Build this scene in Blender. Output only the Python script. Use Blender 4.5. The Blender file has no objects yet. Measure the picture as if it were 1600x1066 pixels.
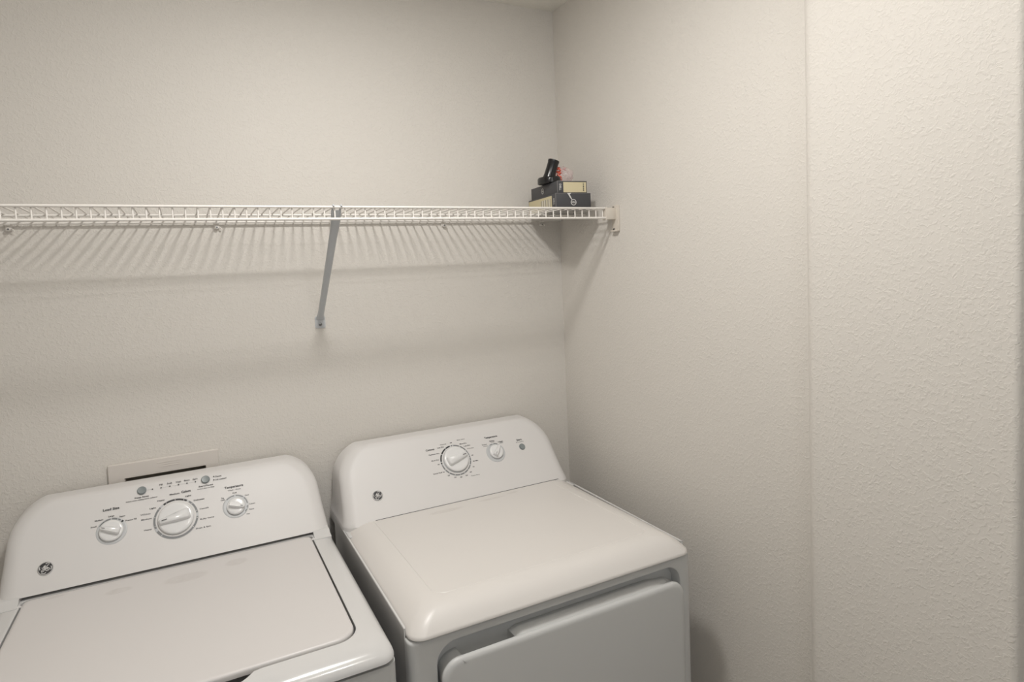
import bpy, bmesh, math, random
from mathutils import Vector, Matrix
PI = math.pi
random.seed(7)
S = bpy.context.scene
COL = S.collection

# ---------------------------------------------------------------- camera
def make_camera():
    yaw, pitch, roll = 0.4772, -0.0657, -0.0426
    fw = Vector((math.sin(yaw)*math.cos(pitch), math.cos(yaw)*math.cos(pitch), math.sin(pitch)))
    rt = Vector((math.cos(yaw), -math.sin(yaw), 0))
    up = rt.cross(fw)
    r2 = rt*math.cos(roll) + up*math.sin(roll)
    u2 = -rt*math.sin(roll) + up*math.cos(roll)
    cd = bpy.data.cameras.new('camera')
    cd.sensor_width = 36; cd.lens = 975.5/1600*36; cd.shift_y = -54.86/1600
    cd.clip_start = .02
    o = bpy.data.objects.new('camera', cd); COL.objects.link(o)
    m = Matrix((r2, u2, -fw)).transposed().to_4x4(); m.translation = Vector((-1.1275, -1.8018, 1.604))
    o.matrix_world = m
    S.camera = o
make_camera()

# ---------------------------------------------------------------- light
vs = S.view_settings
S.display_settings.display_device = 'sRGB'
vs.view_transform = 'Standard'; vs.look = 'None'; vs.gamma = 1; vs.use_curve_mapping = False
vs.exposure = 0.03
w = bpy.data.worlds.new('world'); S.world = w; w.use_nodes = True
w.node_tree.nodes['Background'].inputs[0].default_value = (.62, .72, .85, 1)
w.node_tree.nodes['Background'].inputs[1].default_value = .3
def point(name, loc, power, col, r):
    l = bpy.data.lights.new(name, 'POINT'); l.energy = power; l.color = col; l.shadow_soft_size = r
    o = bpy.data.objects.new(name, l); o.location = loc; COL.objects.link(o); return o
def area(name, loc, rot, sx, sy, power, col, disk=False):
    l = bpy.data.lights.new(name, 'AREA'); l.energy = power; l.color = col
    l.shape = 'DISK' if disk else 'RECTANGLE'; l.size = sx
    if not disk: l.size_y = sy
    o = bpy.data.objects.new(name, l); o.location = loc; o.rotation_euler = rot; COL.objects.link(o); return o
point('ceiling_bulb', (-.72, -1.47, 2.31), 6.3, (1, .97, .94), .014)          # bare bulb of the room's ceiling lamp
area('ceiling_downlight', (-.80, -.850, 2.42), (0, 0, 0), .15, .15, 11.0, (1, .975, .94), True)
point('upper_wall_fill', (-1.15, -2.75, 2.30), 9, (1, .985, .97), .16)          # added fill light behind the camera, lifts the upper walls
area('cool_fill', (-1.1, -3.3, 1.35), (PI/2, 0, 0), 1.2, 1.9, 1.5, (.78, .89, 1))   # added cool fill behind the camera, standing in for daylight ambient

# ---------------------------------------------------------------- helpers
def new_mat(name, col, rough=.5, metal=0, spec=.5, coat=0):
    m = bpy.data.materials.new(name); m.use_nodes = True
    b = m.node_tree.nodes['Principled BSDF']
    b.inputs['Base Color'].default_value = (*col, 1); b.inputs['Roughness'].default_value = rough
    b.inputs['Metallic'].default_value = metal
    b.inputs['Specular IOR Level'].default_value = spec
    if coat: b.inputs['Coat Weight'].default_value = coat; b.inputs['Coat Roughness'].default_value = .08
    return m
def nodes(m): return m.node_tree.nodes, m.node_tree.links, m.node_tree.nodes['Principled BSDF']

def wall_mat(name, col, strength=.5, dist=.0009):
    m = new_mat(name, col, .55, spec=.28)
    n, l, b = nodes(m)
    tc = n.new('ShaderNodeTexCoord')
    n1 = n.new('ShaderNodeTexNoise'); n1.inputs['Scale'].default_value = 135; n1.inputs['Detail'].default_value = 3.5; n1.inputs['Roughness'].default_value = .55; n1.inputs['Distortion'].default_value = .6
    rp = n.new('ShaderNodeMapRange'); rp.interpolation_type = 'SMOOTHSTEP'
    rp.inputs['From Min'].default_value = .46; rp.inputs['From Max'].default_value = .66
    n2 = n.new('ShaderNodeTexNoise'); n2.inputs['Scale'].default_value = 240; n2.inputs['Detail'].default_value = 2
    mx = n.new('ShaderNodeMath'); mx.operation = 'MULTIPLY_ADD'; mx.inputs[1].default_value = .55
    bp = n.new('ShaderNodeBump'); bp.inputs['Strength'].default_value = strength; bp.inputs['Distance'].default_value = dist
    l.new(tc.outputs['Object'], n1.inputs['Vector']); l.new(tc.outputs['Object'], n2.inputs['Vector'])
    l.new(n1.outputs['Fac'], rp.inputs['Value']); l.new(n2.outputs['Fac'], mx.inputs[0]); l.new(rp.outputs['Result'], mx.inputs[2])
    l.new(mx.outputs[0], bp.inputs['Height']); l.new(bp.outputs['Normal'], b.inputs['Normal'])
    return m

M = {}
M['wall'] = wall_mat('painted_textured_drywall', (.68, .65, .606))
M['ceiling'] = wall_mat('painted_textured_ceiling', (.84, .82, .76))
M['enamel'] = new_mat('white_enamel', (.635, .63, .625), .15, spec=.5)
M['panel'] = new_mat('white_front_panel_enamel', (.60, .605, .60), .35)
M['plastic'] = new_mat('white_console_plastic', (.68, .665, .655), .44, spec=.4)
M['lid'] = None
M['knob'] = new_mat('white_knob_plastic', (.74, .74, .74), .18)
M['disc'] = new_mat('pale_grey_dial_ring_and_shade', (.52, .53, .54), .35)  # grey of the large dial rings; on small dials it paints in shade
M['ink'] = new_mat('black_print', (.03, .03, .032), .5)
M['ink_grey'] = new_mat('grey_print', (.24, .24, .24), .5)
M['arc_grey'] = new_mat('grey_dial_print', (.20, .205, .21), .4)
M['button'] = new_mat('grey_button_plastic', (.22, .245, .25), .35)
M['dark'] = new_mat('dark_seam_shade', (.03, .032, .035), .7)
M['wire'] = new_mat('white_vinyl_coated_wire', (.78, .75, .71), .35)
M['bracket'] = new_mat('white_painted_bracket_metal', (.52, .54, .56), .35)
M['cream'] = new_mat('cream_plastic', (.66, .61, .54), .4)
M['boxframe'] = new_mat('white_outlet_box_plastic', (.64, .60, .56), .4)
M['boxin'] = new_mat('cream_recess_plastic', (.74, .69, .61), .6)
M['screw'] = new_mat('steel_screw', (.25, .25, .25), .35, 1)
M['carton'] = new_mat('dark_grey_carton', (.055, .056, .062), .5)
M['carton_edge'] = new_mat('worn_carton_edge', (.20, .19, .19), .6)
M['label'] = new_mat('cream_paper_label', (.62, .55, .36), .6)
M['white_print'] = new_mat('white_print', (.62, .61, .60), .5)
M['black_gloss'] = new_mat('glossy_black_plastic', (.008, .008, .009), .25)
M['orange'] = new_mat('orange_red_rubber', (.80, .15, .09), .4)
M['pink'] = new_mat('pink_print', (.60, .22, .24), .5)
M['silver'] = new_mat('silver_badge_metal', (.62, .62, .62), .25, .6)
def bag_mat():
    m = new_mat('clear_plastic_film', (.90, .78, .78), .15)
    n, l, b = nodes(m)
    tr = n.new('ShaderNodeBsdfTransparent'); tr.inputs[0].default_value = (.97, .93, .93, 1)
    mx = n.new('ShaderNodeMixShader'); mx.inputs[0].default_value = .22
    out = [q for q in n if q.type == 'OUTPUT_MATERIAL'][0]
    l.new(tr.outputs[0], mx.inputs[1]); l.new(b.outputs[0], mx.inputs[2]); l.new(mx.outputs[0], out.inputs[0])
    return m
M['film'] = bag_mat()
def floor_mat():
    m = new_mat('tan_floor_tile', (.36, .31, .25), .4)
    n, l, b = nodes(m)
    tc = n.new('ShaderNodeTexCoord'); br = n.new('ShaderNodeTexBrick'); br.offset = 0
    br.inputs['Color1'].default_value = (.48, .43, .37, 1); br.inputs['Color2'].default_value = (.44, .39, .33, 1); br.inputs['Mortar'].default_value = (.22, .2, .18, 1)
    br.inputs['Scale'].default_value = 1; br.inputs['Brick Width'].default_value = .45; br.inputs['Row Height'].default_value = .45; br.inputs['Mortar Size'].default_value = .004
    l.new(tc.outputs['Object'], br.inputs['Vector']); l.new(br.outputs['Color'], b.inputs['Base Color'])
    return m
M['floor'] = floor_mat()
def dusty(name, col, rough, marks):
    # white enamel with faint dusty smears (marks: list of (x, y, rx, ry))
    m = new_mat(name, col, rough); n, l, b = nodes(m)
    tc = n.new('ShaderNodeTexCoord'); acc = None
    ns = n.new('ShaderNodeTexNoise'); ns.inputs['Scale'].default_value = 60; ns.inputs['Detail'].default_value = 4
    l.new(tc.outputs['Object'], ns.inputs['Vector'])
    for (x, y, rx, ry) in marks:
        y += .40
        mp = n.new('ShaderNodeMapping'); mp.vector_type = 'POINT'
        mp.inputs['Scale'].default_value = (1/rx, 1/ry, 0); mp.inputs['Location'].default_value = (-x/rx, -y/ry, 0)
        l.new(tc.outputs['Object'], mp.inputs['Vector'])
        ln = n.new('ShaderNodeVectorMath'); ln.operation = 'LENGTH'; l.new(mp.outputs[0], ln.inputs[0])
        mr = n.new('ShaderNodeMapRange'); mr.interpolation_type = 'SMOOTHSTEP'
        mr.inputs['From Min'].default_value = 1.1; mr.inputs['From Max'].default_value = .75
        l.new(ln.outputs['Value'], mr.inputs['Value'])
        if acc is None: acc = mr.outputs[0]
        else:
            a = n.new('ShaderNodeMath'); a.operation = 'MAXIMUM'; l.new(acc, a.inputs[0]); l.new(mr.outputs[0], a.inputs[1]); acc = a.outputs[0]
    mu = n.new('ShaderNodeMath'); mu.operation = 'MULTIPLY'; l.new(acc, mu.inputs[0]); l.new(ns.outputs['Fac'], mu.inputs[1])
    mc = n.new('ShaderNodeMix'); mc.data_type = 'RGBA'
    mc.inputs[6].default_value = (*col, 1); mc.inputs[7].default_value = (col[0]*.88, col[1]*.87, col[2]*.86, 1)
    l.new(mu.outputs[0], mc.inputs[0]); l.new(mc.outputs[2], b.inputs['Base Color'])
    rr = n.new('ShaderNodeMath'); rr.operation = 'MULTIPLY_ADD'; rr.inputs[1].default_value = .3; rr.inputs[2].default_value = rough
    l.new(mu.outputs[0], rr.inputs[0]); l.new(rr.outputs[0], b.inputs['Roughness'])
    return m
M['washer_lid'] = dusty('dusty_white_lid_enamel', (.65, .628, .618), .36, [(.012, -.282, .045, .022), (-.115, -.268, .026, .014), (-.232, -.224, .018, .007), (.115, -.262, .025, .018)])
M['dryer_top'] = dusty('dusty_white_top_enamel', (.69, .665, .64), .36, [(-.08, -.250, .05, .012), (.06, -.240, .045, .008), (.13, -.230, .02, .006)])

def link_mesh(name, bm, mats, parent=None, smooth=True, angle=35):
    me = bpy.data.meshes.new(name); bmesh.ops.recalc_face_normals(bm, faces=bm.faces)
    bm.to_mesh(me); bm.free()
    for m in (mats if isinstance(mats, (list, tuple)) else [mats]): me.materials.append(m)
    if smooth:
        me.shade_smooth()
        try: me.set_sharp_from_angle(angle=math.radians(angle))
        except Exception: pass
    o = bpy.data.objects.new(name, me); COL.objects.link(o)
    if parent: o.parent = parent
    return o
def thing(name, label, cat, loc=(0, 0, 0), group=None):
    o = bpy.data.objects.new(name, None); COL.objects.link(o); o.location = loc; o.empty_display_size = .05
    o['label'] = label; o['category'] = cat
    if group: o['group'] = group
    return o
def tag(o, label, cat, group=None):
    o['label'] = label; o['category'] = cat
    if group: o['group'] = group
    return o
def structure(o): o['kind'] = 'structure'; return o

def add_box(bm, a, b, mat=0, bevel=0, seg=2, mtx=None):
    vs_ = [bm.verts.new((x, y, z)) for x in (a[0], b[0]) for y in (a[1], b[1]) for z in (a[2], b[2])]
    fs = [bm.faces.new([vs_[i] for i in q]) for q in ((0,1,3,2),(4,6,7,5),(0,4,5,1),(2,3,7,6),(0,2,6,4),(1,5,7,3))]
    for f in fs: f.material_index = mat
    if bevel:
        es = list({e for f in fs for e in f.edges})
        r = bmesh.ops.bevel(bm, geom=es, offset=bevel, segments=seg, affect='EDGES', profile=.5)
        vs_ = list({v for f in r['faces'] for v in f.verts} | {v for v in vs_ if v.is_valid})
        for f in r['faces']: f.material_index = mat
    if mtx: bmesh.ops.transform(bm, matrix=mtx, verts=[v for v in vs_ if v.is_valid])
    return vs_
def add_tube(bm, pts, r, n=8, mat=0, caps=True):
    pts = [Vector(p) for p in pts]; rings = []
    prev = None
    for i, p in enumerate(pts):
        t = (pts[min(i+1, len(pts)-1)] - pts[max(i-1, 0)]).normalized()
        if prev is None:
            a = t.orthogonal().normalized()
        else:
            a = (prev - t*prev.dot(t)).normalized()
        prev = a; b = t.cross(a)
        rr = r[i] if isinstance(r, (list, tuple)) else r
        rings.append([bm.verts.new(p + rr*(math.cos(2*PI*k/n)*a + math.sin(2*PI*k/n)*b)) for k in range(n)])
    for i in range(len(rings)-1):
        for k in range(n):
            f = bm.faces.new([rings[i][k], rings[i][(k+1) % n], rings[i+1][(k+1) % n], rings[i+1][k]]); f.material_index = mat
    if caps:
        for rg in (rings[0], rings[-1]):
            f = bm.faces.new(rg); f.material_index = mat
    return [v for rg in rings for v in rg]
def add_lathe(bm, prof, n=48, mat=0, cap=True):
    rings = []
    for (r, z) in prof:
        if r < 1e-6: rings.append([bm.verts.new((0, 0, z))])
        else: rings.append([bm.verts.new((r*math.cos(2*PI*k/n), r*math.sin(2*PI*k/n), z)) for k in range(n)])
    for i in range(len(rings)-1):
        A, B = rings[i], rings[i+1]
        for k in range(n):
            k2 = (k+1) % n
            if len(A) == 1 and len(B) == 1: continue
            if len(A) == 1: f = bm.faces.new([A[0], B[k], B[k2]])
            elif len(B) == 1: f = bm.faces.new([A[k], A[k2], B[0]])
            else: f = bm.faces.new([A[k], A[k2], B[k2], B[k]])
            f.material_index = mat
    return [v for rg in rings for v in rg]
def rrect(x0, x1, y0, y1, r, n=8):
    """rounded rectangle, counter-clockwise from the corner (x1,y0); r = one radius or (front, back)"""
    rf, rb = r if isinstance(r, (tuple, list)) else (r, r)
    pts = []
    for cx, cy, a0, rr in ((x1-rf, y0+rf, -PI/2, rf), (x1-rb, y1-rb, 0, rb), (x0+rb, y1-rb, PI/2, rb), (x0+rf, y0+rf, PI, rf)):
        for k in range(n+1):
            a = a0 + PI/2*k/n
            pts.append((cx + rr*math.cos(a), cy + rr*math.sin(a)))
    return pts
def loft(bm, rings, cap0=False, cap1=False, mat=0, closed=True):
    V = [[bm.verts.new(p) for p in rg] for rg in rings]
    n = len(V[0])
    for i in range(len(V)-1):
        for k in range(n if closed else n-1):
            f = bm.faces.new([V[i][k], V[i][(k+1) % n], V[i+1][(k+1) % n], V[i+1][k]]); f.material_index = mat
    if cap0: bm.faces.new(V[0]).material_index = mat
    if cap1: bm.faces.new(V[-1]).material_index = mat
    return V

# ---------------------------------------------------------------- room shell
def room():
    H = 2.43
    # back wall with the opening for the washer outlet box
    bm = bmesh.new(); hx0, hx1, hz0, hz1 = -1.296, -1.118, .955, 1.117
    xs = [-1.85, hx0, hx1, .12]; zs = [0, hz0, hz1, H]
    for i in range(3):
        for j in range(3):
            if i == 1 and j == 1: continue
            bm.faces.new([bm.verts.new(p) for p in ((xs[i], 0, zs[j]), (xs[i+1], 0, zs[j]), (xs[i+1], 0, zs[j+1]), (xs[i], 0, zs[j+1]))])
    bmesh.ops.remove_doubles(bm, verts=bm.verts, dist=1e-5)
    g = bmesh.ops.extrude_face_region(bm, geom=list(bm.faces))
    bmesh.ops.translate(bm, verts=[v for v in g['geom'] if isinstance(v, bmesh.types.BMVert)], vec=(0, .12, 0))
    structure(link_mesh('wall_back', bm, M['wall'], smooth=False))
    bm = bmesh.new(); add_box(bm, (0, -1.62, 0), (.12, 0, H)); structure(link_mesh('wall_right', bm, M['wall'], smooth=False))
    # wall end that stands forward of the right wall, with rounded corner beads
    bm = bmesh.new(); pts = rrect(-.05, .5, -1.3369, -.9670, (.010, .032), 10)
    loft(bm, [[(x, y, 0) for x, y in pts], [(x, y, H) for x, y in pts]], True, True)
    structure(link_mesh('wall_entry', bm, M['wall'], angle=50))
    bm = bmesh.new(); add_box(bm, (-1.85, -3.6, 0), (-1.75, 0, H)); structure(link_mesh('wall_left', bm, M['wall'], smooth=False))
    bm = bmesh.new(); add_box(bm, (.5, -3.6, 0), (.6, -1.3, H)); structure(link_mesh('wall_far_right', bm, M['wall'], smooth=False))
    bm = bmesh.new()
    add_box(bm, (-1.85, -3.6, 0), (-1.7, -3.5, H)); add_box(bm, (-.4, -3.6, 0), (.6, -3.5, H)); add_box(bm, (-1.7, -3.6, 2.2), (-.4, -3.5, H))
    structure(link_mesh('wall_front', bm, M['wall'], smooth=False))
    bm = bmesh.new(); add_box(bm, (-1.85, -3.6, H), (.6, .12, H+.1)); structure(link_mesh('ceiling', bm, M['ceiling'], smooth=False))
    bm = bmesh.new(); add_box(bm, (-1.85, -3.6, -.1), (.6, .12, 0)); structure(link_mesh('floor', bm, M['floor'], smooth=False))
room()

# ---------------------------------------------------------------- appliances
YO = -.40
class Rig:
    """frame of one appliance; geometry is written with world y/z and x from its centre line"""
    def __init__(s, root, cx): s.root, s.cx = root, cx
    def part(s, name, bm, mats, parent=None, **k):
        bmesh.ops.translate(bm, verts=bm.verts, vec=(0, -YO, 0))
        return link_mesh(name, bm, mats, parent or s.root, **k)
FD = Vector((0, .129, .173)).normalized(); FN = Vector((0, -FD.z, FD.y))    # console face: tilted back about 37 degrees
FACE = [-.203]
def FM(u, s, h=0, rot=0):
    o = Vector((u, FACE[0], .949)) + FD*s + FN*h
    m = Matrix((Vector((1, 0, 0)), FD, FN)).transposed().to_4x4(); m.translation = o
    return m @ Matrix.Rotation(rot, 4, 'Z')

def console(rig, y0, zb, crown):
    yf = lambda z: y0 + (z-.949)*.7457
    if zb > .95: prof = [(.925, yf(zb)+.022), (zb-.0012, yf(zb)+.022), (zb-.0012, yf(zb)+.004), (zb-.0004, yf(zb)+.0008)]   # undercut shadow gap
    else: prof = [(.912, yf(zb)+.004), (zb-.002, yf(zb)+.0005)]
    for k in range(0, 17): prof.append((zb+(1.107-zb)*k/16, yf(zb+(1.107-zb)*k/16)))
    y1 = yf(1.107)
    prof += [(1.1108, y1+.0034), (1.1137, y1+.0070), (1.1156, y1+.0114), (1.1166, y1+.0168), (1.1168, y1+.024)]
    rings = []
    for z, yf in prof:
        hw = .3425 - .0115*min(1, max(0, (z-.943)/.09))**.55
        rc = .085; zc = 1.030
        if z > zc: hw = hw - rc + math.sqrt(max(0, rc*rc - (z-zc)**2*.90))
        r = .034
        pts = rrect(-hw, hw, yf, -.020, (min(r, max(.006, (-.024-yf)*.75)), .004), 7)
        ring = []
        for x, y in pts:
            t = max(0, (z-1.04)/.080); cz = z + t*t*(crown - .0120*(abs(x)/.30)**2.2)
            ring.append((x, y, cz))
        rings.append(ring)
    bm = bmesh.new(); loft(bm, rings, True, True)
    # extra cross lines so the crowned top edge stays smooth
    return rig.part('control_console', bm, M['plastic'], angle=40)

def text_mesh(bm, items, colmap):
    for s, st, u, v, wid in items:
        h = {'B': .0076, 'n': .0047, 's': .0030, 'g': .0042, 'G': .0060}[st]
        cu = bpy.data.curves.new('t', 'FONT'); cu.body = s; cu.size = h; cu.align_x = 'CENTER'; cu.align_y = 'CENTER'
        cu.offset = h*(.026 if st == 'B' else .018); cu.resolution_u = 2; cu.extrude = .00012; cu.fill_mode = 'BOTH'
        ob = bpy.data.objects.new('t', cu); COL.objects.link(ob)
        dg = bpy.context.evaluated_depsgraph_get(); me = bpy.data.meshes.new_from_object(ob.evaluated_get(dg))
        xs = [q.co.x for q in me.vertices]; fw_ = (max(xs)-min(xs)) or 1; mid = (max(xs)+min(xs))/2
        sx = wid/fw_
        mt = FM(u, v, .0002) @ Matrix.Diagonal((sx, 1, 1, 1)) @ Matrix.Translation((-mid, 0, 0))
        me.transform(mt)
        n0 = len(bm.faces); bm.from_mesh(me); bm.faces.ensure_lookup_table()
        for f in bm.faces[n0:]: f.material_index = colmap[st]
        bpy.data.objects.remove(ob); bpy.data.curves.remove(cu); bpy.data.meshes.remove(me)
def add_disc(bm, mtx, r, h, mat=0, n=20, r0=0):
    prof = [(r, 0), (r, h), (r0, h)] if not r0 else [(r, 0), (r, h), (r0, h), (r0, 0)]
    v = add_lathe(bm, prof, n, mat); bmesh.ops.transform(bm, matrix=mtx, verts=v)
def add_arc(bm, u, s, r, wdt, a0, a1, h=.0003, base=.0001, mat=0):
    n = max(2, int(abs(a1-a0)/4)); V = []
    for k in range(n+1):
        a = math.radians(a0 + (a1-a0)*k/n); row = []
        for rr, hh in ((r-wdt/2, base), (r-wdt/2, h), (r+wdt/2, h), (r+wdt/2, base)):
            row.append(bm.verts.new(FM(u, s) @ Vector((rr*math.cos(a), rr*math.sin(a), hh))))
        V.append(row)
    for k in range(n):
        for j in range(4):
            f = bm.faces.new([V[k][j], V[k][(j+1) % 4], V[k+1][(j+1) % 4], V[k+1][j]]); f.material_index = mat
    bm.faces.new(V[0]).material_index = mat; bm.faces.new(V[-1]).material_index = mat

def knob(rig, parent, u, s, R, H, ang, bar_h, h0, label=None):
    """round cap with a raised grip bar; ang = direction of the pointer end"""
    bm = bmesh.new()
    prof = [(R*.90, 0), (R*.92, H*.15), (R, H*.2), (R, H*.55), (R*.965, H*.80), (R*.90, H*.93), (R*.78, H*1.0), (R*.45, H*1.02), (0, H*1.03)]
    v = add_lathe(bm, prof, 56)
    # grip bar: wide at the butt, narrowing to the pointer, sloped sides
    L0, L1 = -R*.80, R*.97
    rings = []
    for z, k in ((H*.86, 1.0), (H+bar_h*.5, .86), (H+bar_h*.85, .76), (H+bar_h, .62)):
        pts = []
        for x, y in ((L0, -.30), (L0*.9, -.40), (0, -.33), (L1*.92, -.20), (L1, -.12), (L1, .12), (L1*.92, .20), (0, .33), (L0*.9, .40), (L0, .30)):
            kk = k if abs(y) > .0 else 1
            pts.append((x*(1-(1-k)*.30), y*R*kk*.95, z - (.25*bar_h*(x/L1 > .9))))
        rings.append(pts)
    V = loft(bm, rings, False, True)
    bmesh.ops.transform(bm, matrix=FM(u, s, h0, math.radians(ang)), verts=bm.verts)
    o = rig.part('knob', bm, M['knob'], parent, angle=50)
    if label: o['label'] = label
    return o, (u, s, ang, R, H, h0, bar_h)

def badge(rig, parent, u, s):
    R = .0143
    bm = bmesh.new()
    v = add_lathe(bm, [(R, 0), (R, .0012), (R*.95, .0018), (R*.88, .0018), (R*.86, .0014), (0, .0014)], 40, 0)
    for f in bm.faces:
        if all(q.co.z >= .0013 and q.co.to_2d().length < R*.87 for q in f.verts): f.material_index = 1
    strokes = [
        # looping letter G
        [(-.47, .20), (-.38, .08), (-.22, .12), (-.06, .34), (-.02, .44), (-.14, .40), (-.26, .22), (-.16, .08), (0, .06)],
        [(-.02, .40), (-.02, .12), (-.10, -.16), (-.22, -.38), (-.40, -.46), (-.50, -.36), (-.38, -.18), (-.16, -.08), (.04, .02), (.12, .08)],
        # looping letter E
        [(.48, .46), (.36, .50), (.22, .36), (.16, .16), (.30, .06), (.12, -.02), (.04, -.22), (.14, -.40), (.36, -.40), (.52, -.22), (.48, -.02), (.32, .0), (.24, -.14), (.34, -.24)],
        # four curls round the rim
        [(-.78, -.12), (-.72, -.02), (-.80, .14), (-.74, .36)], [(.04, .66), (.12, .76), (.34, .78), (.56, .66)],
        [(.72, .22), (.80, .08), (.78, -.16), (.70, -.34)], [(.10, -.64), (-.06, -.78), (-.30, -.76), (-.52, -.62)]]
    for st in strokes:
        P = [Vector((x*R*.93, y*R*.93, .0017)) for x, y in st]; Q = []
        for i in range(len(P)-1):
            p0, p1, p2, p3 = P[max(i-1, 0)], P[i], P[i+1], P[min(i+2, len(P)-1)]
            for k in range(4):
                t = k/4; Q.append(.5*((2*p1) + (p2-p0)*t + (2*p0-5*p1+4*p2-p3)*t*t + (3*p1-p0-3*p2+p3)*t**3))
        Q.append(P[-1]); add_tube(bm, Q, R*.060, 6, 2)
    bmesh.ops.transform(bm, matrix=FM(u, s, .0001), verts=bm.verts)
    o = rig.part('brand_badge', bm, [M['silver'], M['ink'], M['white_print']], parent)
    o['label'] = 'round black and silver GE monogram badge'
    return o

def button(rig, parent, u, s, R, label):
    bm = bmesh.new()
    add_lathe(bm, [(R*1.13, 0), (R*1.13, .0008), (R*1.04, .001), (R*1.0, .0006), (R, .0022), (R*.93, .0030), (R*.6, .0027), (0, .0026)], 32)
    bmesh.ops.transform(bm, matrix=FM(u, s, .0), verts=bm.verts)
    o = rig.part('push_button', bm, M['button'], parent); o['label'] = label

def cabinet(rig, hw, y0, y1, z1):
    """open-topped steel wrapper (sides and back) with a toe kick"""
    bm = bmesh.new(); t = .0025
    outer = [(hw, y0), (hw, y1), (-hw, y1), (-hw, y0)]; inner = [(-hw+t, y0), (-hw+t, y1-t), (hw-t, y1-t), (hw-t, y0)]
    loop = outer + inner
    V = loft(bm, [[(x, y, .02) for x, y in loop], [(x, y, z1-.002) for x, y in loop], [(x*(1-.0022), y, z1) for x, y in loop]], True, True)
    for sx in (-1, 1):      # folded top flange, wide at the back
        for ya, wd in ((y0+.004, .0045), (-.235, .018)):
            add_box(bm, (min(sx*(hw-wd), sx*(hw-.001)), ya, z1-.003), (max(sx*(hw-wd), sx*(hw-.001)), y1-.001, z1-.0005))
    for sx in (-1, 1):
        for yy in (y0+.05, y1-.05):
            m = Matrix.Translation((sx*(hw-.05), yy, 0)); v = add_lathe(bm, [(0, 0), (.018, 0), (.018, .015), (.008, .02), (.008, .04), (0, .04)], 16); bmesh.ops.transform(bm, matrix=m, verts=v)
    return rig.part('cabinet', bm, M['enamel'], smooth=False)

WT = [('Load Size', 'B', -0.1338, 0.161, 0.0323),
    ('Small', 'n', -0.1679, 0.1266, 0.0111),
    ('Medium', 'n', -0.1576, 0.1397, 0.0162),
    ('Large', 'n', -0.1337, 0.1444, 0.0118),
    ('Super', 'n', -0.1119, 0.1394, 0.0119),
    ('Precise Fill', 'n', -0.0949, 0.1271, 0.0222),
    ('Deep Rinse', 'n', -0.0721, 0.1768, 0.0288),
    ('Select when adding fabric softener', 's', -0.072, 0.1708, 0.0655),
    ('Fill', 'n', -0.0315, 0.1989, 0.0066),
    ('Soak', 'n', -0.013, 0.1991, 0.0111),
    ('Wash', 'n', 0.0057, 0.1985, 0.0117),
    ('Rinse', 'n', 0.0244, 0.1988, 0.0119),
    ('Spin', 'n', 0.0424, 0.1983, 0.0106),
    ('Start/Pause', 'n', 0.0649, 0.1769, 0.0324),
    ('Hold 3 Secs to Stop', 's', 0.0648, 0.1706, 0.0375),
    ('Pause', 'n', 0.0946, 0.1956, 0.0138),
    ('Lid Locked', 'n', 0.0995, 0.1873, 0.0249),
    ('Colors', 'B', 0.0209, 0.1712, 0.0205),
    ('Medium', 'n', -0.0038, 0.1697, 0.0211),
    ('Light', 'n', 0.0249, 0.1589, 0.0129),
    ('Delicates', 'n', 0.0479, 0.1445, 0.0233),
    ('Casuals', 'n', 0.0573, 0.1208, 0.0198),
    ('Bulky Items', 'n', 0.0624, 0.0955, 0.03),
    ('Drain & Spin', 'n', 0.0529, 0.0751, 0.0321),
    ('Heavy', 'n', -0.0327, 0.1598, 0.0152),
    ('Light', 'n', -0.0503, 0.1445, 0.0135),
    ('Whites', 'G', -0.0657, 0.1331, 0.0211),
    ('Medium', 'n', -0.064, 0.121, 0.0211),
    ('Heavy', 'n', -0.0616, 0.0956, 0.0157),
    ('Temperature', 'B', 0.1272, 0.1613, 0.043),
    ('Wash / Rinse', 'g', 0.1274, 0.153, 0.0294),
    ('Cold', 'n', 0.1272, 0.1447, 0.0094),
    ('Cool', 'n', 0.1545, 0.1331, 0.009),
    ('Colors', 'n', 0.1646, 0.1091, 0.0136),
    ('Warm', 'n', 0.1617, 0.0956, 0.0115),
    ('Hot', 'n', 0.1533, 0.0856, 0.007),
    ('Tap', 'n', 0.0994, 0.1364, 0.0066),
    ('Cold', 'n', 0.0993, 0.1316, 0.0091)]
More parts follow.
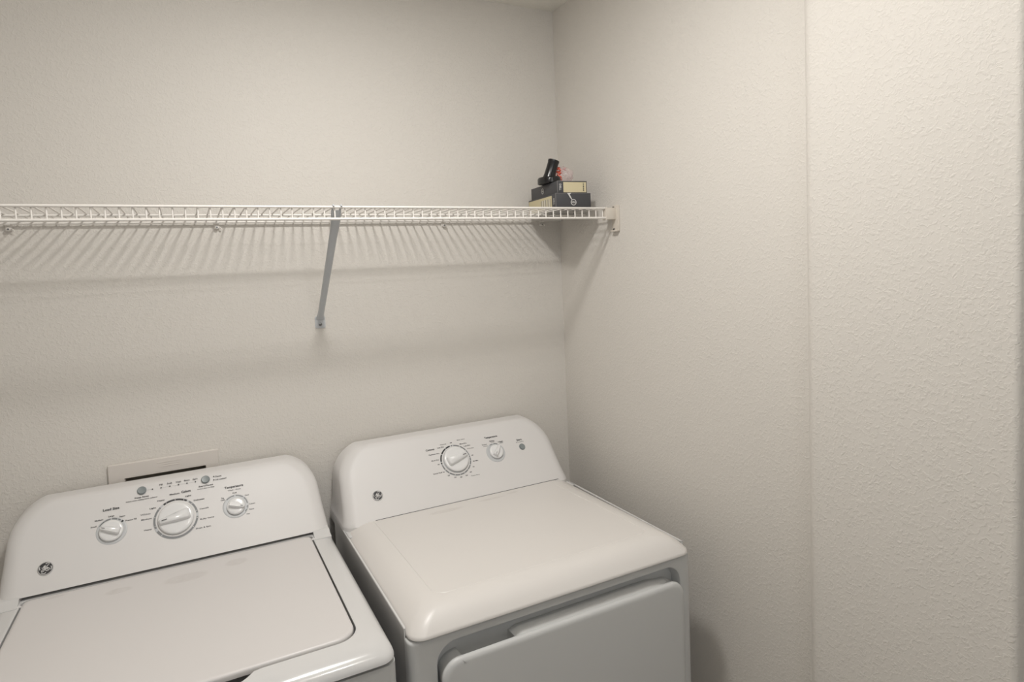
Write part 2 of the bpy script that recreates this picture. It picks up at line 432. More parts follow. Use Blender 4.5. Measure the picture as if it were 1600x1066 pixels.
DT = [('Cottons', 'B', -0.0688, 0.1638, 0.0259),
    ('Less Dry', 'n', -0.0358, 0.1653, 0.0207),
    ('Damp', 'g', -0.0255, 0.1733, 0.019),
    ('Off', 'n', -0.0013, 0.1736, 0.0066),
    ('Easy Care', 'g', 0.0314, 0.1784, 0.0247),
    ('More Dry', 'n', 0.0348, 0.1649, 0.0221),
    ('Less Dry', 'n', 0.0451, 0.1563, 0.0208),
    ('Delicates', 'g', 0.0534, 0.1469, 0.0203),
    ('Optimum Dry', 'n', -0.0605, 0.1487, 0.0332),
    ('More Dry', 'n', -0.0618, 0.1301, 0.0222),
    ('Off', 'n', -0.0553, 0.1161, 0.0059),
    ('Quick Fluff 10', 'n', -0.061, 0.0916, 0.0344),
    ('20', 'n', -0.0346, 0.0791, 0.0066),
    ('30', 'n', -0.0167, 0.0699, 0.0063),
    ('40', 'n', 0.0005, 0.0672, 0.0067),
    ('50', 'n', 0.0182, 0.0688, 0.0066),
    ('60', 'n', 0.0333, 0.0762, 0.0065),
    ('70', 'n', 0.0461, 0.0897, 0.006),
    ('80 Min', 'n', 0.0576, 0.1061, 0.0167),
    ('Off', 'n', 0.0527, 0.1244, 0.0062),
    ('Time Dry', 'g', 0.0445, 0.0646, 0.0276),
    ('Temperature', 'B', 0.1275, 0.1693, 0.0431),
    ('Low', 'n', 0.1004, 0.1496, 0.0166),
    ('Delicates', 'g', 0.1021, 0.1442, 0.0131),
    ('Medium', 'n', 0.1273, 0.1569, 0.0165),
    ('Casuals', 'g', 0.128, 0.1532, 0.0126),
    ('High', 'n', 0.1541, 0.1497, 0.0165),
    ('Cottons', 'g', 0.155, 0.1456, 0.0121),
    ('Start', 'B', 0.2163, 0.1444, 0.0178),
    ('Push', 'g', 0.2163, 0.1375, 0.0251)]

def make_washer():
    cx = -1.186
    root = thing('washing_machine', 'white top-loading washing machine with three control knobs, below the wall outlet box', 'washing machine', (cx, YO, 0))
    g = Rig(root, cx); hw = .343
    cabinet(g, hw, -.735, -.065, .905)
    # front panel
    bm = bmesh.new(); pts = rrect(-hw, hw, -.750, -.70, (.018, .002), 6)
    loft(bm, [[(x, y, z) for x, y in pts] for z in (.06, .903, .908)], True, True)
    g.part('front_panel', bm, M['panel'])
    # top deck: rings from the lip inwards to the lid opening, with a finger scoop in front
    bm = bmesh.new(); rings = []; n = 16
    def ring(t, z, hx, yf, yb, rf, rb, scoop=0, dz=0):
        out = []
        p = rrect(-hx, hx, yf, yb, (rf, rb), 10)
        # refine the straight runs so the scoop has points to bend
        q = []
        for i, a in enumerate(p):
            b = p[(i+1) % len(p)]; m = 40 if i == len(p)-1 else (12 if (i+1) % 11 == 0 else 1)
            for k in range(m): q.append((a[0]+(b[0]-a[0])*k/m, a[1]+(b[1]-a[1])*k/m))
        for x, y in q:
            e = 0
            if y < (yf+.02): e = max(0, min(1, (.118-abs(x))/.030)); e = e*e*(3-2*e)
            out.append((x, y - scoop*e, z - dz*e))
        return out
    Z0 = .9175; specs = [(hw-.004, -.750, -.055, .026, .01, Z0-.004, 0, 0), (hw-.001, -.7560, -.055, .03, .01, Z0-.001, 0, 0)]
    for k in range(11):
        th = PI/2*k/10; af, as_ = .0530*(1-math.cos(th)), .030*(1-math.cos(th))
        specs.append((hw-as_, -.7580+af, -.055-as_*.3, .030+.3*af, .01, Z0+.0280*math.sin(th), (0, 0, 0, 0, 0, 0, .002, .005, .009, .013, .0165)[k], (0, 0, 0, 0, 0, 0, 0, 0, .0003, .0008, .0015)[k]))
    specs += [(.2985, -.7035, -.185, .045, .012, .9460, .0160, .0028), (.2945, -.7015, -.1960, .044, .014, .9464, .0160, .0055), (.2925, -.7005, -.1980, .042, .013, .9456, .0155, .0090), (.2918, -.6995, -.1982, .040, .012, .930, .012, .006), (.2910, -.699, -.1982, .039, .011, Z0-.02, .0, .0)]
    # keep the lip proud: very edge is lower than the flat
    for hx, yf, yb, rf, rb, z, sc, dz in specs: rings.append(ring(0, z, hx, yf, yb, rf, rb, sc, dz))
    loft(bm, rings, True, True)
    for sx in (-1, 1):      # raised ends that carry the console
        P = [(-.232, .9470), (-.214, .9495), (-.206, .9550), (-.199, .9560), (-.06, .9560), (-.06, .935), (-.232, .935)]
        loft(bm, [[(sx*x, y, z) for y, z in P] for x in (.2960, .3350)], True, True)
    g.part('top_deck', bm, M['enamel'], angle=50)
    # lid
    bm = bmesh.new(); rings = []
    for ins, z in ((.006, .938), (.0035, .9385), (.0030, .9450), (.0038, .9478), (.0058, .9496), (.0085, .9504), (.012, .9506)):
        rings.append([(x, y, z) for x, y in rrect(-.2915+ins, .2915-ins, -.6990+ins, -.2035-ins, (.040-ins*.5, .016-ins*.5), 12)])
    loft(bm, rings, True, True)
    lid = g.part('lid', bm, M['washer_lid'], angle=50)
    # hinge pins at the rear corners
    for sx in (-1, 1):
        bm = bmesh.new()
        v = add_tube(bm, [(sx*.2885, -.224, .9455), (sx*.2985, -.224, .9455)], .0028, 10)
        g.part('hinge_pin', bm, M['plastic'], lid)
    FACE[0] = -.203
    con = console(g, -.203, .9540, .0048)
    # --- printing and dials
    cm = {'B': 0, 'n': 0, 's': 0, 'g': 1, 'G': 1}
    for a, b in ((-.0625, -.0510), (-.0315, .0427)):
        z = .1914 if a < -.05 else .1911; bm = bmesh.new()
        for k in range(1, 1+int((b-a)/.0032)):
            m = FM(a+(b-a)*k/(1+int((b-a)/.0032)), z, .0001); v = add_box(bm, (-.0008, -.00025, 0), (.0008, .00025, .0002), 1, mtx=m)
        g.part('printed_line', bm, [M['ink'], M['ink_grey']], con, smooth=False)
    for nm, f in (('load_size_lettering', lambda u, s: u < -.088), ('button_lettering', lambda u, s: s > .1715 and u > -.088), ('temperature_lettering', lambda u, s: u > .092 and s < .1715), ('cycle_lettering', lambda u, s: -.088 < u < .092 and s < .1715)):
        bm = bmesh.new(); text_mesh(bm, [q for q in WT if f(q[2], q[3])], cm); g.part(nm, bm, [M['ink'], M['ink_grey']], con, smooth=False)
    for u, s in ((-.0497, .1914), (-.0315, .1911), (-.0129, .1911), (.0056, .1911), (.0242, .1911), (.0427, .1911), (.0841, .1964), (.0837, .1876)):
        bm = bmesh.new(); add_disc(bm, FM(u, s, .0001), .00155, .0005, 0, 14); g.part('indicator_light', bm, M['ink'], con)
    button(g, con, -.0717, .1926, .0088, 'round grey deep rinse button'); button(g, con, .0651, .1922, .0088, 'round grey start button')
    # cycle dial
    bm = bmesh.new()
    add_disc(bm, FM(-.0031, .1095, .0), .0477, .0011, 0, 72)
    add_disc(bm, FM(-.0031, .1095, .0), .0425, .0018, 3, 72)
    A = lambda a0, a1, mat, w_=.0040: add_arc(bm, -.0031, .1095, .0451, w_, a0, a1, .0015, .001, mat)
    A(57, 123, 1, .0042); A(5, 50, 2); A(-132, -6, 2); A(-150, -134, 2, .0046); A(134, 200, 2)
    for a in (115, 90, 66, 39, 12, -11, -39, 140, 166, 193):
        c = Vector((.0451*math.cos(math.radians(a)), .0451*math.sin(math.radians(a)), .0015)); add_disc(bm, FM(-.0031, .1095) @ Matrix.Translation(c), .0011, .0003, 4, 10)
    g.part('dial_ring', bm, [M['disc'], M['ink'], M['arc_grey'], M['plastic'], M['white_print']], con)['label'] = 'grey cycle dial ring with a black segment'
    def small_dial(u, s, R, arcs, dots=()):  # grey disc colour stands in for the shade around the knob
        bm = bmesh.new(); v = add_lathe(bm, [(R, 0), (R*.97, .0008), (R*.90, .0011), (R*.72, .0006), (0, .0006)], 56); bmesh.ops.transform(bm, matrix=FM(u, s), verts=v)
        for a0, a1, w_, mt in arcs: add_arc(bm, u, s, R*.90, w_, a0, a1, .0015, .0006, mt)
        g.part('dial_ring', bm, [M['disc'], M['ink'], M['arc_grey']], con)
    small_dial(-.1330, .1098, .0308, [(119, 147, .0012, 1), (94, 117, .0026, 2), (66, 88, .0030, 2), (50, 62, .0026, 2), (36, 44, .0044, 1)])
    small_dial(.1271, .1105, .0296, [(93, 134, .0022, 2), (47, 86, .0026, 2), (4, 42, .0024, 2), (-20, -7, .0028, 2), (-42, -28, .0026, 2)])
    ks = [knob(g, con, -.0032, .1093, .0380, .0085, -170, .0105, .0016, 'large white cycle knob'),
          knob(g, con, -.1336, .1096, .0240, .0080, 160, .0095, .0006, 'white load size knob'),
          knob(g, con, .1276, .1093, .0209, .0080, -22, .0095, .0006, 'white temperature knob')]
    for o, (u, s, a, R, H, h0, bh) in ks: pointer(g, o, u, s, a, R, H, h0, bh)
    badge(g, con, -.2539, .0567)
    return root

def pointer(g, kn, u, s, a, R, H, h0, bh, flip=False):
    bm = bmesh.new(); r0, r1 = (.48, .78) if not flip else (-.66, -.28)
    add_box(bm, (R*r0, -R*.020, 0), (R*r1, R*.020, .0003), 0, mtx=FM(u, s, h0+H+bh*.99, math.radians(a)))
    g.part('pointer_mark', bm, M['ink'], kn, smooth=False)

def make_dryer():
    cx = -.470
    root = thing('clothes_dryer', 'white front-loading clothes dryer with two control knobs, beside the right wall', 'clothes dryer', (cx, YO, 0))
    g = Rig(root, cx); hw = .343
    cabinet(g, hw, -.697, -.075, .9335)
    # front panel with rounded wrap and the recessed door opening
    bm = bmesh.new()
    def outer(y, ins, z0=.03, z1=.921): return [(x, y, z) for x, z in rrect(-hw+ins, hw-ins, z0, z1, .004, 3)]
    n = 10
    def outl(y, ins, r=.006): return [(x, y, z) for x, z in rrect(-hw+ins, hw-ins, .03+ins, .9235-ins*.3, r, n)]
    def hole(y, ins, r=.040): return [(x, y, z) for x, z in rrect(-.290+ins, .3085-ins, .22+ins, .9045-ins, r-ins*.5, n)]
    rings = [outl(-.7085, .0), outl(-.722, .0005), outl(-.729, .004), outl(-.7335, .011), outl(-.735, .020),
             hole(-.735, -.004, .042), hole(-.7335, 0), hole(-.727, .002), hole(-.690, .005), hole(-.685, .012)]
    loft(bm, rings, True, True)
    bmesh.ops.translate(bm, verts=bm.verts, vec=(0, .011, -.007))
    g.part('front_panel', bm, M['panel'], angle=45)
    # door: rounded front skin, thick body behind, finger notch cut into its top edge
    bm = bmesh.new()
    def dr(y, ins, r=.036, notch=0):
        p = rrect(-.2855+ins, .3055-ins, .23+ins, .8750-ins, (.03, r), 12); q = []
        for i, a in enumerate(p):
            b = p[(i+1) % len(p)]
            long_top = abs(a[1]-(.8750-ins)) < 1e-6 and abs(b[1]-(.8750-ins)) < 1e-6
            m = 1
            if long_top:
                xs = [a[0], -.128, -.1295, -.132, -.134, -.234, -.237, -.240, -.243, b[0]]
                for x in xs[:-1]: q.append((x, a[1]))
            else: q.append(a)
        out = []
        for x, z in q:
            zz = z
            if notch and z > .86 and -.243 < x < -.128:
                e = min(1, (x+.243)/.006 if x < -.2 else (-.128-x)/.006); zz = z - notch*max(0, min(1, e))
            out.append((x, y, zz))
        return out
    rings = [dr(-.690, .004), dr(-.735, .003), dr(-.7385, .0015), dr(-.7400, .0)]
    rings = [dr(-.689, .003, notch=.030), dr(-.7395, .0015, notch=.030), dr(-.7410, .0005, notch=.004), dr(-.7430, -.0006), dr(-.7475, .0), dr(-.7505, .0028), dr(-.7520, .0075), dr(-.7523, .012)]
    loft(bm, rings, True, True)
    bmesh.ops.translate(bm, verts=bm.verts, vec=(0, .011, -.007))
    door = g.part('door', bm, M['panel'], angle=50)
    # raised pull rim along the right part of the door's top edge
    bm = bmesh.new()
    X0, X1 = -.1275, .268
    rings = []
    for k in range(25):
        t = k/24; x = X0+(X1-X0)*t; e = min(1, t/.02, (1-t)/.12); e = max(0, e); e = e*e*(3-2*e)
        top = .8735+.0075*e
        rings.append([(x, -.7425, .868), (x, -.7425, .8742), (x, -.739, top-.002), (x, -.7335, top), (x, -.712, top-.001), (x, -.706, top-.004), (x, -.705, .868)])
    loft(bm, rings, True, True)
    bmesh.ops.translate(bm, verts=bm.verts, vec=(0, .011, -.007))
    g.part('pull_rim', bm, M['panel'], door)
    # top panel
    bm = bmesh.new(); rings = []
    def ztop(y): return .9497 + .0125*min(1, max(0, (-.215-y)/.45))
    def ring(inf, ins, e, r=.030, dz=0):
        # sides are cut into short runs so the gently rising top stays smooth
        p = rrect(-(hw-.003)+ins, hw-.003-ins, -.7325+inf, -.05, (r, .004), 10); q = []
        for k, a in enumerate(p):
            c = p[(k+1) % len(p)]; m = 14 if (abs(a[0]-c[0]) < 1e-6 and abs(a[1]-c[1]) > .1) else 1
            for s_ in range(m): q.append((a[0]+(c[0]-a[0])*s_/m, a[1]+(c[1]-a[1])*s_/m))
        return [(x, y, (.9272 + (ztop(y)-.9272)*e if e >= 0 else .9272+e) + dz) for x, y in q]
    rings = [ring(.004, .003, -.0092), ring(.0010, .001, -.0085), ring(0, 0, -.0072), ring(.0002, .0002, -.0047), ring(.0012, .0008, -.0020)]
    for k in range(0, 19):
        t = k/18; rings.append(ring(.003+.060*t, .002+.068*t, 1-(1-t)**2.3, .030-.004*t))
    rings += [ring(.0645, .0712, 1, .028, 0), ring(.0653, .0720, 1, .028, -.0008), ring(.0663, .0730, 1, .028, -.0008), ring(.0672, .0738, 1, .028), ring(.075, .08, 1, .03)]
    V = loft(bm, rings, True, False)
    L = V[-1]; n_ = len(L); lo, hi = min(v.co.x for v in L), max(v.co.x for v in L)
    # close the middle with strips from left to right
    lef = sorted([v for v in L if v.co.x < 0], key=lambda v: v.co.y); rig_ = sorted([v for v in L if v.co.x > 0], key=lambda v: v.co.y)
    for k in range(min(len(lef), len(rig_))-1): bm.faces.new([lef[k], rig_[k], rig_[k+1], lef[k+1]])
    g.part('top_panel', bm, M['dryer_top'], angle=30)
    bm = bmesh.new(); add_tube(bm, [(-.262, -.2072, .9502), (.300, -.2072, .9502)], .0006, 6); g.part('seam_shade_strip', bm, M['dark'])  # dark rod stands in for the shade in the seam under the console
    FACE[0] = -.207
    con = console(g, -.207, .9440, .0085)
    for nm, f in (('cycle_lettering', lambda u: u < .088), ('temperature_lettering', lambda u: .088 < u < .19), ('start_lettering', lambda u: u > .19)):
        bm = bmesh.new(); text_mesh(bm, [q for q in DT if f(q[2])], {'B': 0, 'n': 0, 's': 0, 'g': 1, 'G': 1}); g.part(nm, bm, [M['ink'], M['ink_grey']], con, smooth=False)
    bm = bmesh.new(); u0, s0 = -.0011, .1197
    add_disc(bm, FM(u0, s0), .0468, .0006, 0, 72); add_disc(bm, FM(u0, s0), .0424, .0012, 3, 72); add_disc(bm, FM(u0, s0), .0389, .0022, 0, 72)
    A = lambda a0, a1, mat, w_=.0030: add_arc(bm, u0, s0, .0445, w_, a0, a1, .0010, .0005, mat)
    A(149, 176, 1, .0040); A(121, 146, 1, .0040); A(99, 118, 1, .0040); A(180, 184, 1, .004)
    for a0, a1 in ((62, 84), (34, 58), (-12, -1), (-27, -14), (-49, -31), (-68, -52), (-87, -71), (-107, -90), (-129, -110), (-148, -132), (-170, -151)): A(a0, a1, 2)
    A(10, 30, 1, .0010)
    for a in (91, 4, 185): 
        c = Vector((.0445*math.cos(math.radians(a)), .0445*math.sin(math.radians(a)), .0006)); add_disc(bm, FM(u0, s0) @ Matrix.Translation(c), .0014, .0004, 1, 10)
    g.part('dial_ring', bm, [M['disc'], M['ink'], M['arc_grey'], M['plastic']], con)['label'] = 'cycle dial ring with black and grey segments'
    bm = bmesh.new(); v = add_lathe(bm, [(.0300, 0), (.0292, .0008), (.027, .0011), (.021, .0006), (0, .0006)], 56); bmesh.ops.transform(bm, matrix=FM(.1284, .1192), verts=v)  # grey disc again paints the shade around the temperature knob
    add_arc(bm, .1284, .1192, .0275, .0020, 97, 116, .0015, .0006, 2); add_arc(bm, .1284, .1192, .0275, .0024, 63, 89, .0015, .0006, 2)
    g.part('dial_ring', bm, [M['disc'], M['ink'], M['arc_grey']], con)
    o, q = knob(g, con, -.0008, .1208, .0374, .0085, 13, .0105, .0022, 'large white cycle knob'); pointer(g, o, *q[:3], q[3], q[4], q[5], q[6])
    o, q = knob(g, con, .1292, .1203, .0215, .0080, 52, .0095, .0006, 'white temperature knob'); pointer(g, o, *q[:3], q[3], q[4], q[5], q[6], flip=True)
    button(g, con, .2187, .1210, .0088, 'round grey start button')
    badge(g, con, -.2435, .0644)
    return root
make_washer(); make_dryer()

# ---------------------------------------------------------------- outlet box in the wall behind the washer
def outlet_box():
    root = thing('washer_outlet_box', 'cream plastic washer outlet box set in the wall behind the washing machine', 'outlet box', (-1.209, 0, .94))
    O = Vector((-1.209, 0, .94))
    def part(name, bm, mats, parent=None, **k):
        bmesh.ops.translate(bm, verts=bm.verts, vec=-O); return link_mesh(name, bm, mats, parent or root, **k)
    bm = bmesh.new()
    def rr_(x0, x1, z0, z1, y, r): return [(x, y, z) for x, z in rrect(x0, x1, z0, z1, r, 3)]
    loft(bm, [rr_(-1.3325, -1.0855, .92, 1.1548, -.0002, .003), rr_(-1.332, -1.086, .9205, 1.1543, -.006, .003), rr_(-1.3305, -1.0875, .922, 1.1528, -.0078, .003),
              rr_(-1.2985, -1.1165, .952, 1.1175, -.0078, .002), rr_(-1.2975, -1.1175, .953, 1.1165, -.006, .002), rr_(-1.2962, -1.1182, .9552, 1.1160, .0, .002)])
    fr = part('frame', bm, M['boxframe'], angle=40)
    bm = bmesh.new()
    for i, (a, b) in enumerate(((-1.262, -1.205), (-1.255, -1.212), (-1.259, -1.209))):
        add_box(bm, (a+.035, -.0086, 1.1425-.0052*i), (b+.035, -.0076, 1.1440-.0052*i), 0, .0002, 1)
    part('embossed_lettering', bm, M['boxframe'], fr)
    bm = bmesh.new()
    loft(bm, [rr_(-1.2960, -1.1184, .9554, 1.1158, .0, .002), rr_(-1.294, -1.120, .9574, 1.1138, .085, .004)], False, True)
    part('recess', bm, M['boxin'], angle=40)
    for x in (-1.25, -1.165):     # supply valves low in the recess, behind the console
        bm = bmesh.new(); add_tube(bm, [(x, .05, .956), (x, .05, .99), (x, .046, .996), (x, .012, .998)], .010, 12)
        part('supply_valve', bm, M['screw'])
outlet_box()

# ---------------------------------------------------------------- wire shelf
ZD = 1.757; YF = -.307
def shelf():
    root = thing('wire_shelf', 'long white wire shelf fixed across the back wall above the machines', 'shelf', (-1.1, -.15, ZD))
    O = Vector((-1.1, -.15, ZD))
    def part(name, bm, mats, **k):
        bmesh.ops.translate(bm, verts=bm.verts, vec=-O); return link_mesh(name, bm, mats, root, **k)
    bm = bmesh.new(); x = -.0458
    while x > -1.735:
        add_tube(bm, [(x, YF, 1.7275), (x, YF, 1.752), (x, YF+.0012, 1.7560), (x, YF+.005, 1.7572), (x, -.10, 1.7540), (x, -.010, 1.7500)], .0017, 8)
        x -= .0239
    part('wire_deck', bm, M['wire'], angle=80)
    for y, z, r in ((YF-.0035, 1.7560, .0031), (YF-.0035, 1.7283, .0033), (-.155, 1.7512, .0026), (-.012, 1.7462, .0030)):
        bm = bmesh.new(); add_tube(bm, [(-1.745, y, z), (-.036 if y < -.2 else -.004, y, z)], r, 10); part('long_rail', bm, M['wire'], angle=80)
shelf()

def support_bracket():
    root = thing('shelf_support_bracket', 'slanted pale metal support strut holding the wire shelf front, screwed to wall', 'bracket', (-.8045, -.004, 1.466))
    O = Vector((-.8045, -.004, 1.466))
    def part(name, bm, mats, parent=None, **k):
        bmesh.ops.translate(bm, verts=bm.verts, vec=-O); return link_mesh(name, bm, mats, parent or root, **k)
    X = -.8045
    bm = bmesh.new()
    # strut: flattened and wide at the shelf, rounder tube towards the wall
    P = [((X-.001, -.2985, 1.7500), .0115, .0030), ((X-.001, -.2960, 1.7420), .0118, .0042), ((X, -.285, 1.728), .0112, .0055), ((X, -.24, 1.688), .0098, .0065), ((X, -.13, 1.589), .0088, .0072), ((X, -.03, 1.499), .0083, .0074), ((X, -.018, 1.4885), .0088, .0060), ((X, -.0065, 1.480), .0115, .0026), ((X, -.0035, 1.474), .013, .0016)]
    rings = []
    for i, (p, a, b) in enumerate(P):
        q0, q1 = Vector(P[max(i-1, 0)][0]), Vector(P[min(i+1, len(P)-1)][0]); t = (q1-q0).normalized(); sd = Vector((1, 0, 0)); up = sd.cross(t)
        rings.append([tuple(Vector(p) + sd*a*math.cos(2*PI*k/20) + up*b*math.sin(2*PI*k/20)) for k in range(20)])
    loft(bm, rings, True, True)
    part('strut', bm, M['bracket'], angle=60)
    bm = bmesh.new(); pts = rrect(X-.0140, X+.0140, 1.4495, 1.4830, .004, 5)
    loft(bm, [[(x, -.0002, z) for x, z in pts], [(x, -.0025, z) for x, z in pts], [(X+(x-X)*.94, -.0030, 1.4663+(z-1.4663)*.95) for x, z in pts]], True, True)
    fp = part('foot_plate', bm, M['bracket'])
    bm = bmesh.new(); v = add_lathe(bm, [(.0045, 0), (.0040, .0016), (.0016, .0022), (.0014, .0010), (0, .0010)], 20); bmesh.ops.transform(bm, matrix=Matrix.Translation((X, -.0030, 1.4600)) @ Matrix.Rotation(PI/2, 4, 'X'), verts=v)
    part('screw', bm, M['screw'], fp)
    bm = bmesh.new()   # hook folded over the front rails
    for dx in (-.0095, .0085):
        add_tube(bm, [(X+dx, -.2975, 1.738), (X+dx, -.300, 1.752), (X+dx, -.304, 1.7590), (X+dx, -.3115, 1.7605), (X+dx, -.3150, 1.757)], .0022, 8)
    add_box(bm, (X-.0105, -.3040, 1.7555), (X+.0095, -.2960, 1.7610), 0, .0012, 2)
    part('rail_hook', bm, M['bracket'])
support_bracket()

def end_bracket():
    O = Vector((-.02, -.31, 1.69))
    root = thing('shelf_end_bracket', 'white bracket screwed to right wall, gripping the end of the wire shelf', 'bracket', O)
    def part(name, bm, mats, parent=None, **k):
        bmesh.ops.translate(bm, verts=bm.verts, vec=-O); return link_mesh(name, bm, mats, parent or root, **k)
    bm = bmesh.new(); add_box(bm, (-.0385, -.3160, 1.7235), (-.0035, -.2960, 1.7575), 0, .0018, 2)
    part('rail_socket', bm, M['cream'])
    bm = bmesh.new(); add_box(bm, (-.0398, -.3170, 1.7220), (-.0372, -.2950, 1.7585), 0, .0006, 1)
    part('socket_lip', bm, M['cream'])
    bm = bmesh.new()
    add_box(bm, (-.0050, -.3265, 1.6900), (-.0002, -.2955, 1.7640), 0, .0015, 2)
    add_box(bm, (-.0068, -.3275, 1.6900), (-.0002, -.3235, 1.7640), 0, .001, 2)
    add_box(bm, (-.0150, -.3255, 1.6880), (-.0002, -.2990, 1.6925), 0, .0015, 2)
    pl = part('wall_plate', bm, M['cream'])
    for z in (1.7605, 1.6975):
        bm = bmesh.new(); v = add_lathe(bm, [(.0040, 0), (.0038, .0018), (.0016, .0026), (.0014, .0012), (0, .0012)], 16)
        bmesh.ops.transform(bm, matrix=Matrix.Translation((-.0050, -.305, z-.003)) @ Matrix.Rotation(-PI/2, 4, 'Y'), verts=v)
        part('screw', bm, M['screw'], pl)
    return root
end_bracket()

def clip(x, label):
    O = Vector((x, -.001, 1.738))
    root = thing('shelf_wall_clip', label, 'clip', O, 'wall clips under the back rail of the wire shelf')
    def part(name, bm, mats, **k):
        bmesh.ops.translate(bm, verts=bm.verts, vec=-O); return link_mesh(name, bm, mats, root, **k)
    bm = bmesh.new(); add_box(bm, (x-.0065, -.0035, 1.7290), (x+.0065, -.0002, 1.7480), 0, .001, 2)
    pts = [(x, -.012+.0052*math.cos(a), 1.7462+.0052*math.sin(a)) for a in [math.radians(q) for q in range(-20, -230, -15)]]
    rings = [[(px-.0055, py, pz) for _, py, pz in pts for px in (x,)]]
    for k in range(len(pts)-1):
        a, b = pts[k], pts[k+1]
        for s in (0,):
            v = [bm.verts.new(q) for q in ((x-.0055, a[1], a[2]), (x+.0055, a[1], a[2]), (x+.0055, b[1], b[2]), (x-.0055, b[1], b[2]))]
            bm.faces.new(v)
    add_tube(bm, [(x, -.003, 1.7330), (x, -.011, 1.7330)], .0042, 12)
    add_tube(bm, [(x+.002, -.008, 1.7350), (x+.009, -.010, 1.7320), (x+.010, -.008, 1.7285)], .0016, 8)
    part('clip_body', bm, M['wire'])
    bm = bmesh.new(); add_tube(bm, [(x, -.0105, 1.7330), (x, -.0125, 1.7330)], .0022, 10); part('nail_head', bm, M['screw'])
clip(-1.480, 'small white wall clip under the shelf at far left edge')
clip(-1.050, 'small white wall clip under the shelf, above the washing machine')
clip(-.4220, 'small white wall clip under the shelf, right of the slanted strut')
clip(-.0760, 'small white wall clip under the shelf, below the stacked cartons')

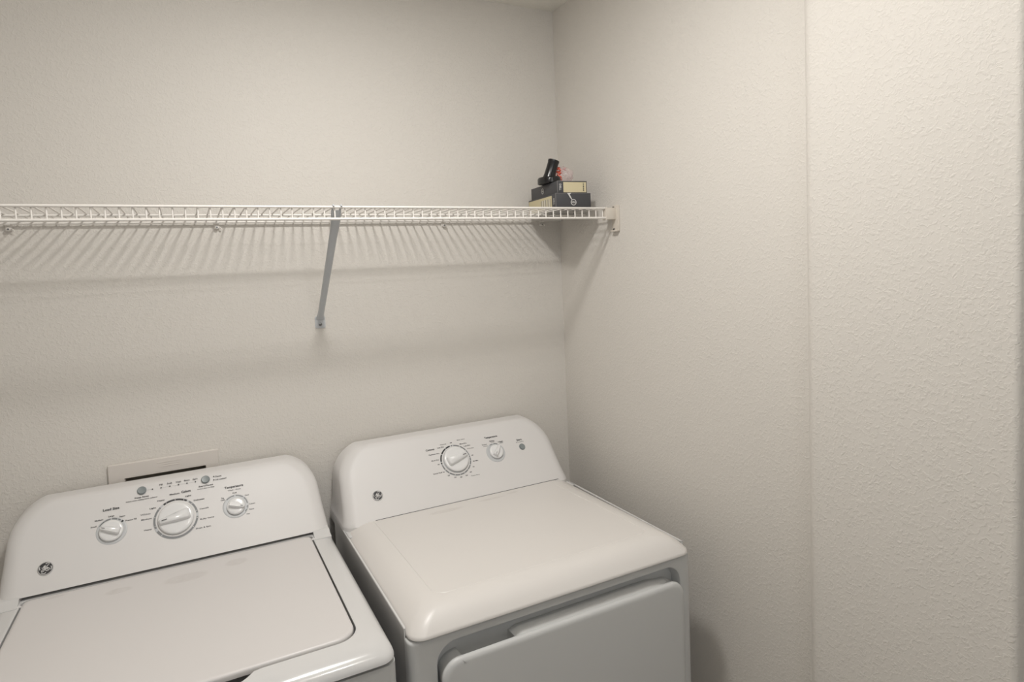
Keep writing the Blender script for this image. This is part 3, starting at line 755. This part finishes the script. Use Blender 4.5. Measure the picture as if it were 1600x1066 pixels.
# ---------------------------------------------------------------- cartons and small things on the shelf
def carton(name, label, org, yaw, w_, d_, h_, kind):
    root = thing(name, label, 'box', org, 'dark cartons on the wire shelf'); root.rotation_euler = (0, 0, yaw)
    def part(n_, bm, mats, parent=None, **k): return link_mesh(n_, bm, mats, parent or root, **k)
    bm = bmesh.new(); add_box(bm, (0, 0, 0), (w_, d_, h_), 0, .0012, 2)
    body = part('carton_body', bm, M['carton'])
    bm = bmesh.new()   # worn edges along the front corner and top edge
    add_box(bm, (-.0003, -.0003, .001), (.0009, .0009, h_-.001)); add_box(bm, (-.0004, -.0004, h_-.0010), (w_, .0006, h_+.0002)); 
    part('worn_edge', bm, M['carton_edge'], body, smooth=False)
    # maker's mark: white ring with small letters inside
    def ring_mark(m, R):
        bm = bmesh.new()
        v = add_lathe(bm, [(R, 0), (R, .0004), (R*.80, .0004), (R*.80, 0)], 32); bmesh.ops.transform(bm, matrix=m, verts=v)
        cu = bpy.data.curves.new('t', 'FONT'); cu.body = 'DELL'; cu.size = R*.78; cu.align_x = 'CENTER'; cu.align_y = 'CENTER'; cu.offset = R*.02; cu.extrude = .0002
        ob = bpy.data.objects.new('t', cu); COL.objects.link(ob)
        me = bpy.data.meshes.new_from_object(ob.evaluated_get(bpy.context.evaluated_depsgraph_get()))
        me.transform(m @ Matrix.Translation((0, 0, .0003))); bm.from_mesh(me)
        bpy.data.objects.remove(ob); bpy.data.curves.remove(cu); bpy.data.meshes.remove(me)
        part('printed_mark', bm, M['white_print'], body, smooth=False)
    front = lambda x, z: Matrix.Translation((x, -.0003, z)) @ Matrix.Rotation(PI/2, 4, 'X')
    left = lambda y, z: Matrix.Translation((-.0003, y, z)) @ Matrix.Rotation(-PI/2, 4, 'Z') @ Matrix.Rotation(PI/2, 4, 'X')
    def vtext(m, s, size):
        bm = bmesh.new()
        cu = bpy.data.curves.new('t', 'FONT'); cu.body = s; cu.size = size; cu.align_x = 'CENTER'; cu.align_y = 'CENTER'; cu.extrude = .0002; cu.offset = size*.02
        ob = bpy.data.objects.new('t', cu); COL.objects.link(ob)
        me = bpy.data.meshes.new_from_object(ob.evaluated_get(bpy.context.evaluated_depsgraph_get()))
        me.transform(m @ Matrix.Rotation(-PI/2, 4, 'Z')); bm.from_mesh(me)
        bpy.data.objects.remove(ob); bpy.data.curves.remove(cu); bpy.data.meshes.remove(me)
        part('printed_name', bm, M['white_print'], body, smooth=False)
    if kind == 'top':
        bm = bmesh.new(); add_box(bm, (.0190, -.0006, .0022), (w_-.003, .0005, h_-.0035)); lb = part('paper_label', bm, M['label'], body, smooth=False)
        bm = bmesh.new(); add_box(bm, (.0155, -.0004, .0018), (.0190, .0005, h_-.003), 0); 
        bm2 = bmesh.new()
        for k, (za, zb) in enumerate(((.006, .010), (.0115, .0145), (.016, .0205), (.0225, .025), (.027, .029))):
            add_box(bm2, (w_-.0135, -.0009, za), (w_-.0105, -.0004, zb))
        bm.free(); part('label_print', bm2, M['ink'], lb, smooth=False)
        vtext(front(.0090, h_*.5), 'DELL', .0085)
        ring_mark(left(.105, h_*.5), .0085)
    else:
        bm = bmesh.new(); add_box(bm, (-.0006, .028, .004), (.0005, d_-.004, h_-.0045)); lb = part('paper_label', bm, M['label'], body, smooth=False)
        bm2 = bmesh.new()
        for k in range(9):
            y = .036+k*.0085; add_box(bm2, (-.0009, y, .010), (-.0004, y+.0026+(k % 3)*.001, h_-.012), k % 2)
        part('label_print', bm2, [M['ink_grey'], M['white_print']], lb, smooth=False)
        vtext(left(.013, h_*.5), 'DELL', .0085)
        ring_mark(front(w_*.50, h_*.42), .0090)
        # torn strip of paper hanging from the top edge
        bm = bmesh.new(); pts = [(.036, h_+.0003), (.050, h_+.0003), (.0445, h_-.004), (.049, h_-.012), (.0535, h_-.021), (.051, h_-.020), (.0445, h_-.0120), (.0405, h_-.005)]
        a = [bm.verts.new((x, -.0012, z)) for x, z in pts]; b = [bm.verts.new((x, -.0006, z)) for x, z in pts]
        bm.faces.new(a); bm.faces.new(b[::-1])
        for k in range(len(pts)): bm.faces.new([a[k], b[k], b[(k+1) % len(pts)], a[(k+1) % len(pts)]])
        part('torn_paper', bm, M['white_print'], body, smooth=False)
    return root
ZB = 1.7594
carton('carton_box', 'larger dark grey carton lying directly on the wire shelf, lower of the two', (-.1690, -.2510, ZB), math.radians(-7.5), .1130, .212, .0455, 'low')
carton('carton_box', 'smaller dark grey carton with cream label, resting on the larger carton', (-.1605, -.2490, ZB+.0462), math.radians(-6.5), .0960, .195, .0350, 'top')
ZT = ZB+.0462+.0356

def black_adapter():
    O = Vector((-.143, -.175, ZT))
    root = thing('black_tube_adapter', 'glossy black tilted tube on a round base, on top of the small carton', 'adapter', O)
    def part(name, bm, mats, parent=None, **k): return link_mesh(name, bm, mats, parent or root, **k)
    bm = bmesh.new(); add_lathe(bm, [(0, 0), (.030, 0), (.0325, .002), (.0325, .015), (.030, .019), (.0, .0205)], 40)
    bmesh.ops.transform(bm, matrix=Matrix.Diagonal((1, 1.25, 1, 1)), verts=bm.verts)
    part('base', bm, M['black_gloss'])
    bm = bmesh.new(); add_lathe(bm, [(.0190, -.004), (.0172, .010), (.0162, .046), (.0172, .049), (.0172, .055), (.0150, .056), (.0140, .054), (.0140, .010), (0, .010)], 40)
    bmesh.ops.transform(bm, matrix=Matrix.Translation((.000, 0, .0175)) @ Matrix.Rotation(math.radians(17), 4, 'Y') @ Matrix.Rotation(math.radians(6), 4, 'X'), verts=bm.verts)
    part('tube', bm, M['black_gloss'])
black_adapter()
def cable_coil():
    O = Vector((-.110, -.178, ZT))
    bm = bmesh.new(); P = []
    for k in range(90):
        t = k/89; a = t*2*PI*5
        P.append((-.0015+.0050*math.cos(a) + .006*t, .006*math.sin(a), .0032+.046*(1-t) + .002*math.sin(a*1.7)))
    add_tube(bm, P, .0022, 6)
    o = link_mesh('orange_cable', bm, M['orange']); o.location = O
    tag(o, 'orange-red coiled cable standing between black tube and clear bag', 'cable')
cable_coil()
def plastic_bag():
    O = Vector((-.0850, -.165, ZT))
    root = thing('plastic_bag', 'crumpled clear plastic bag with pink print, right of the black tube', 'bag', O)
    bm = bmesh.new(); bmesh.ops.create_icosphere(bm, subdivisions=4, radius=1)
    rnd = random.Random(3); ph = [rnd.uniform(0, 6.28) for _ in range(12)]
    for v in bm.verts:
        x, y, z = v.co
        n = .10*math.sin(7*x+5*z+ph[0]) + .09*math.sin(9*y-6*z+ph[1]) + .07*math.sin(13*x-8*y+ph[2]) + .05*abs(math.sin(17*z+11*x+ph[3]))
        s = 1+n; v.co = Vector((x*s*.0275, y*s*.028, max(-.0225, z*s*(.0250 if x > 0 else .028 + .004*max(0, z))) + .0235))
    part = link_mesh('film', bm, M['film'], root, angle=180)
    bm = bmesh.new()
    for x, z, a, r in ((-.011, .041, .3, .0048), (-.003, .045, 1.2, .0036), (-.015, .033, 2.0, .0030)):
        add_tube(bm, [(x+r*math.cos(q+a), -.017, z+r*math.sin(q+a)) for q in [k*.6 for k in range(8)]], .0009, 6)
    link_mesh('printed_pattern', bm, M['pink'], root)
    bm = bmesh.new(); add_tube(bm, [(-.004+.010*math.cos(k*.35), -.012, .020+.010*math.sin(k*.35)) for k in range(11)], .0018, 6)
    link_mesh('ring_inside', bm, M['wire'], root)
plastic_bag()
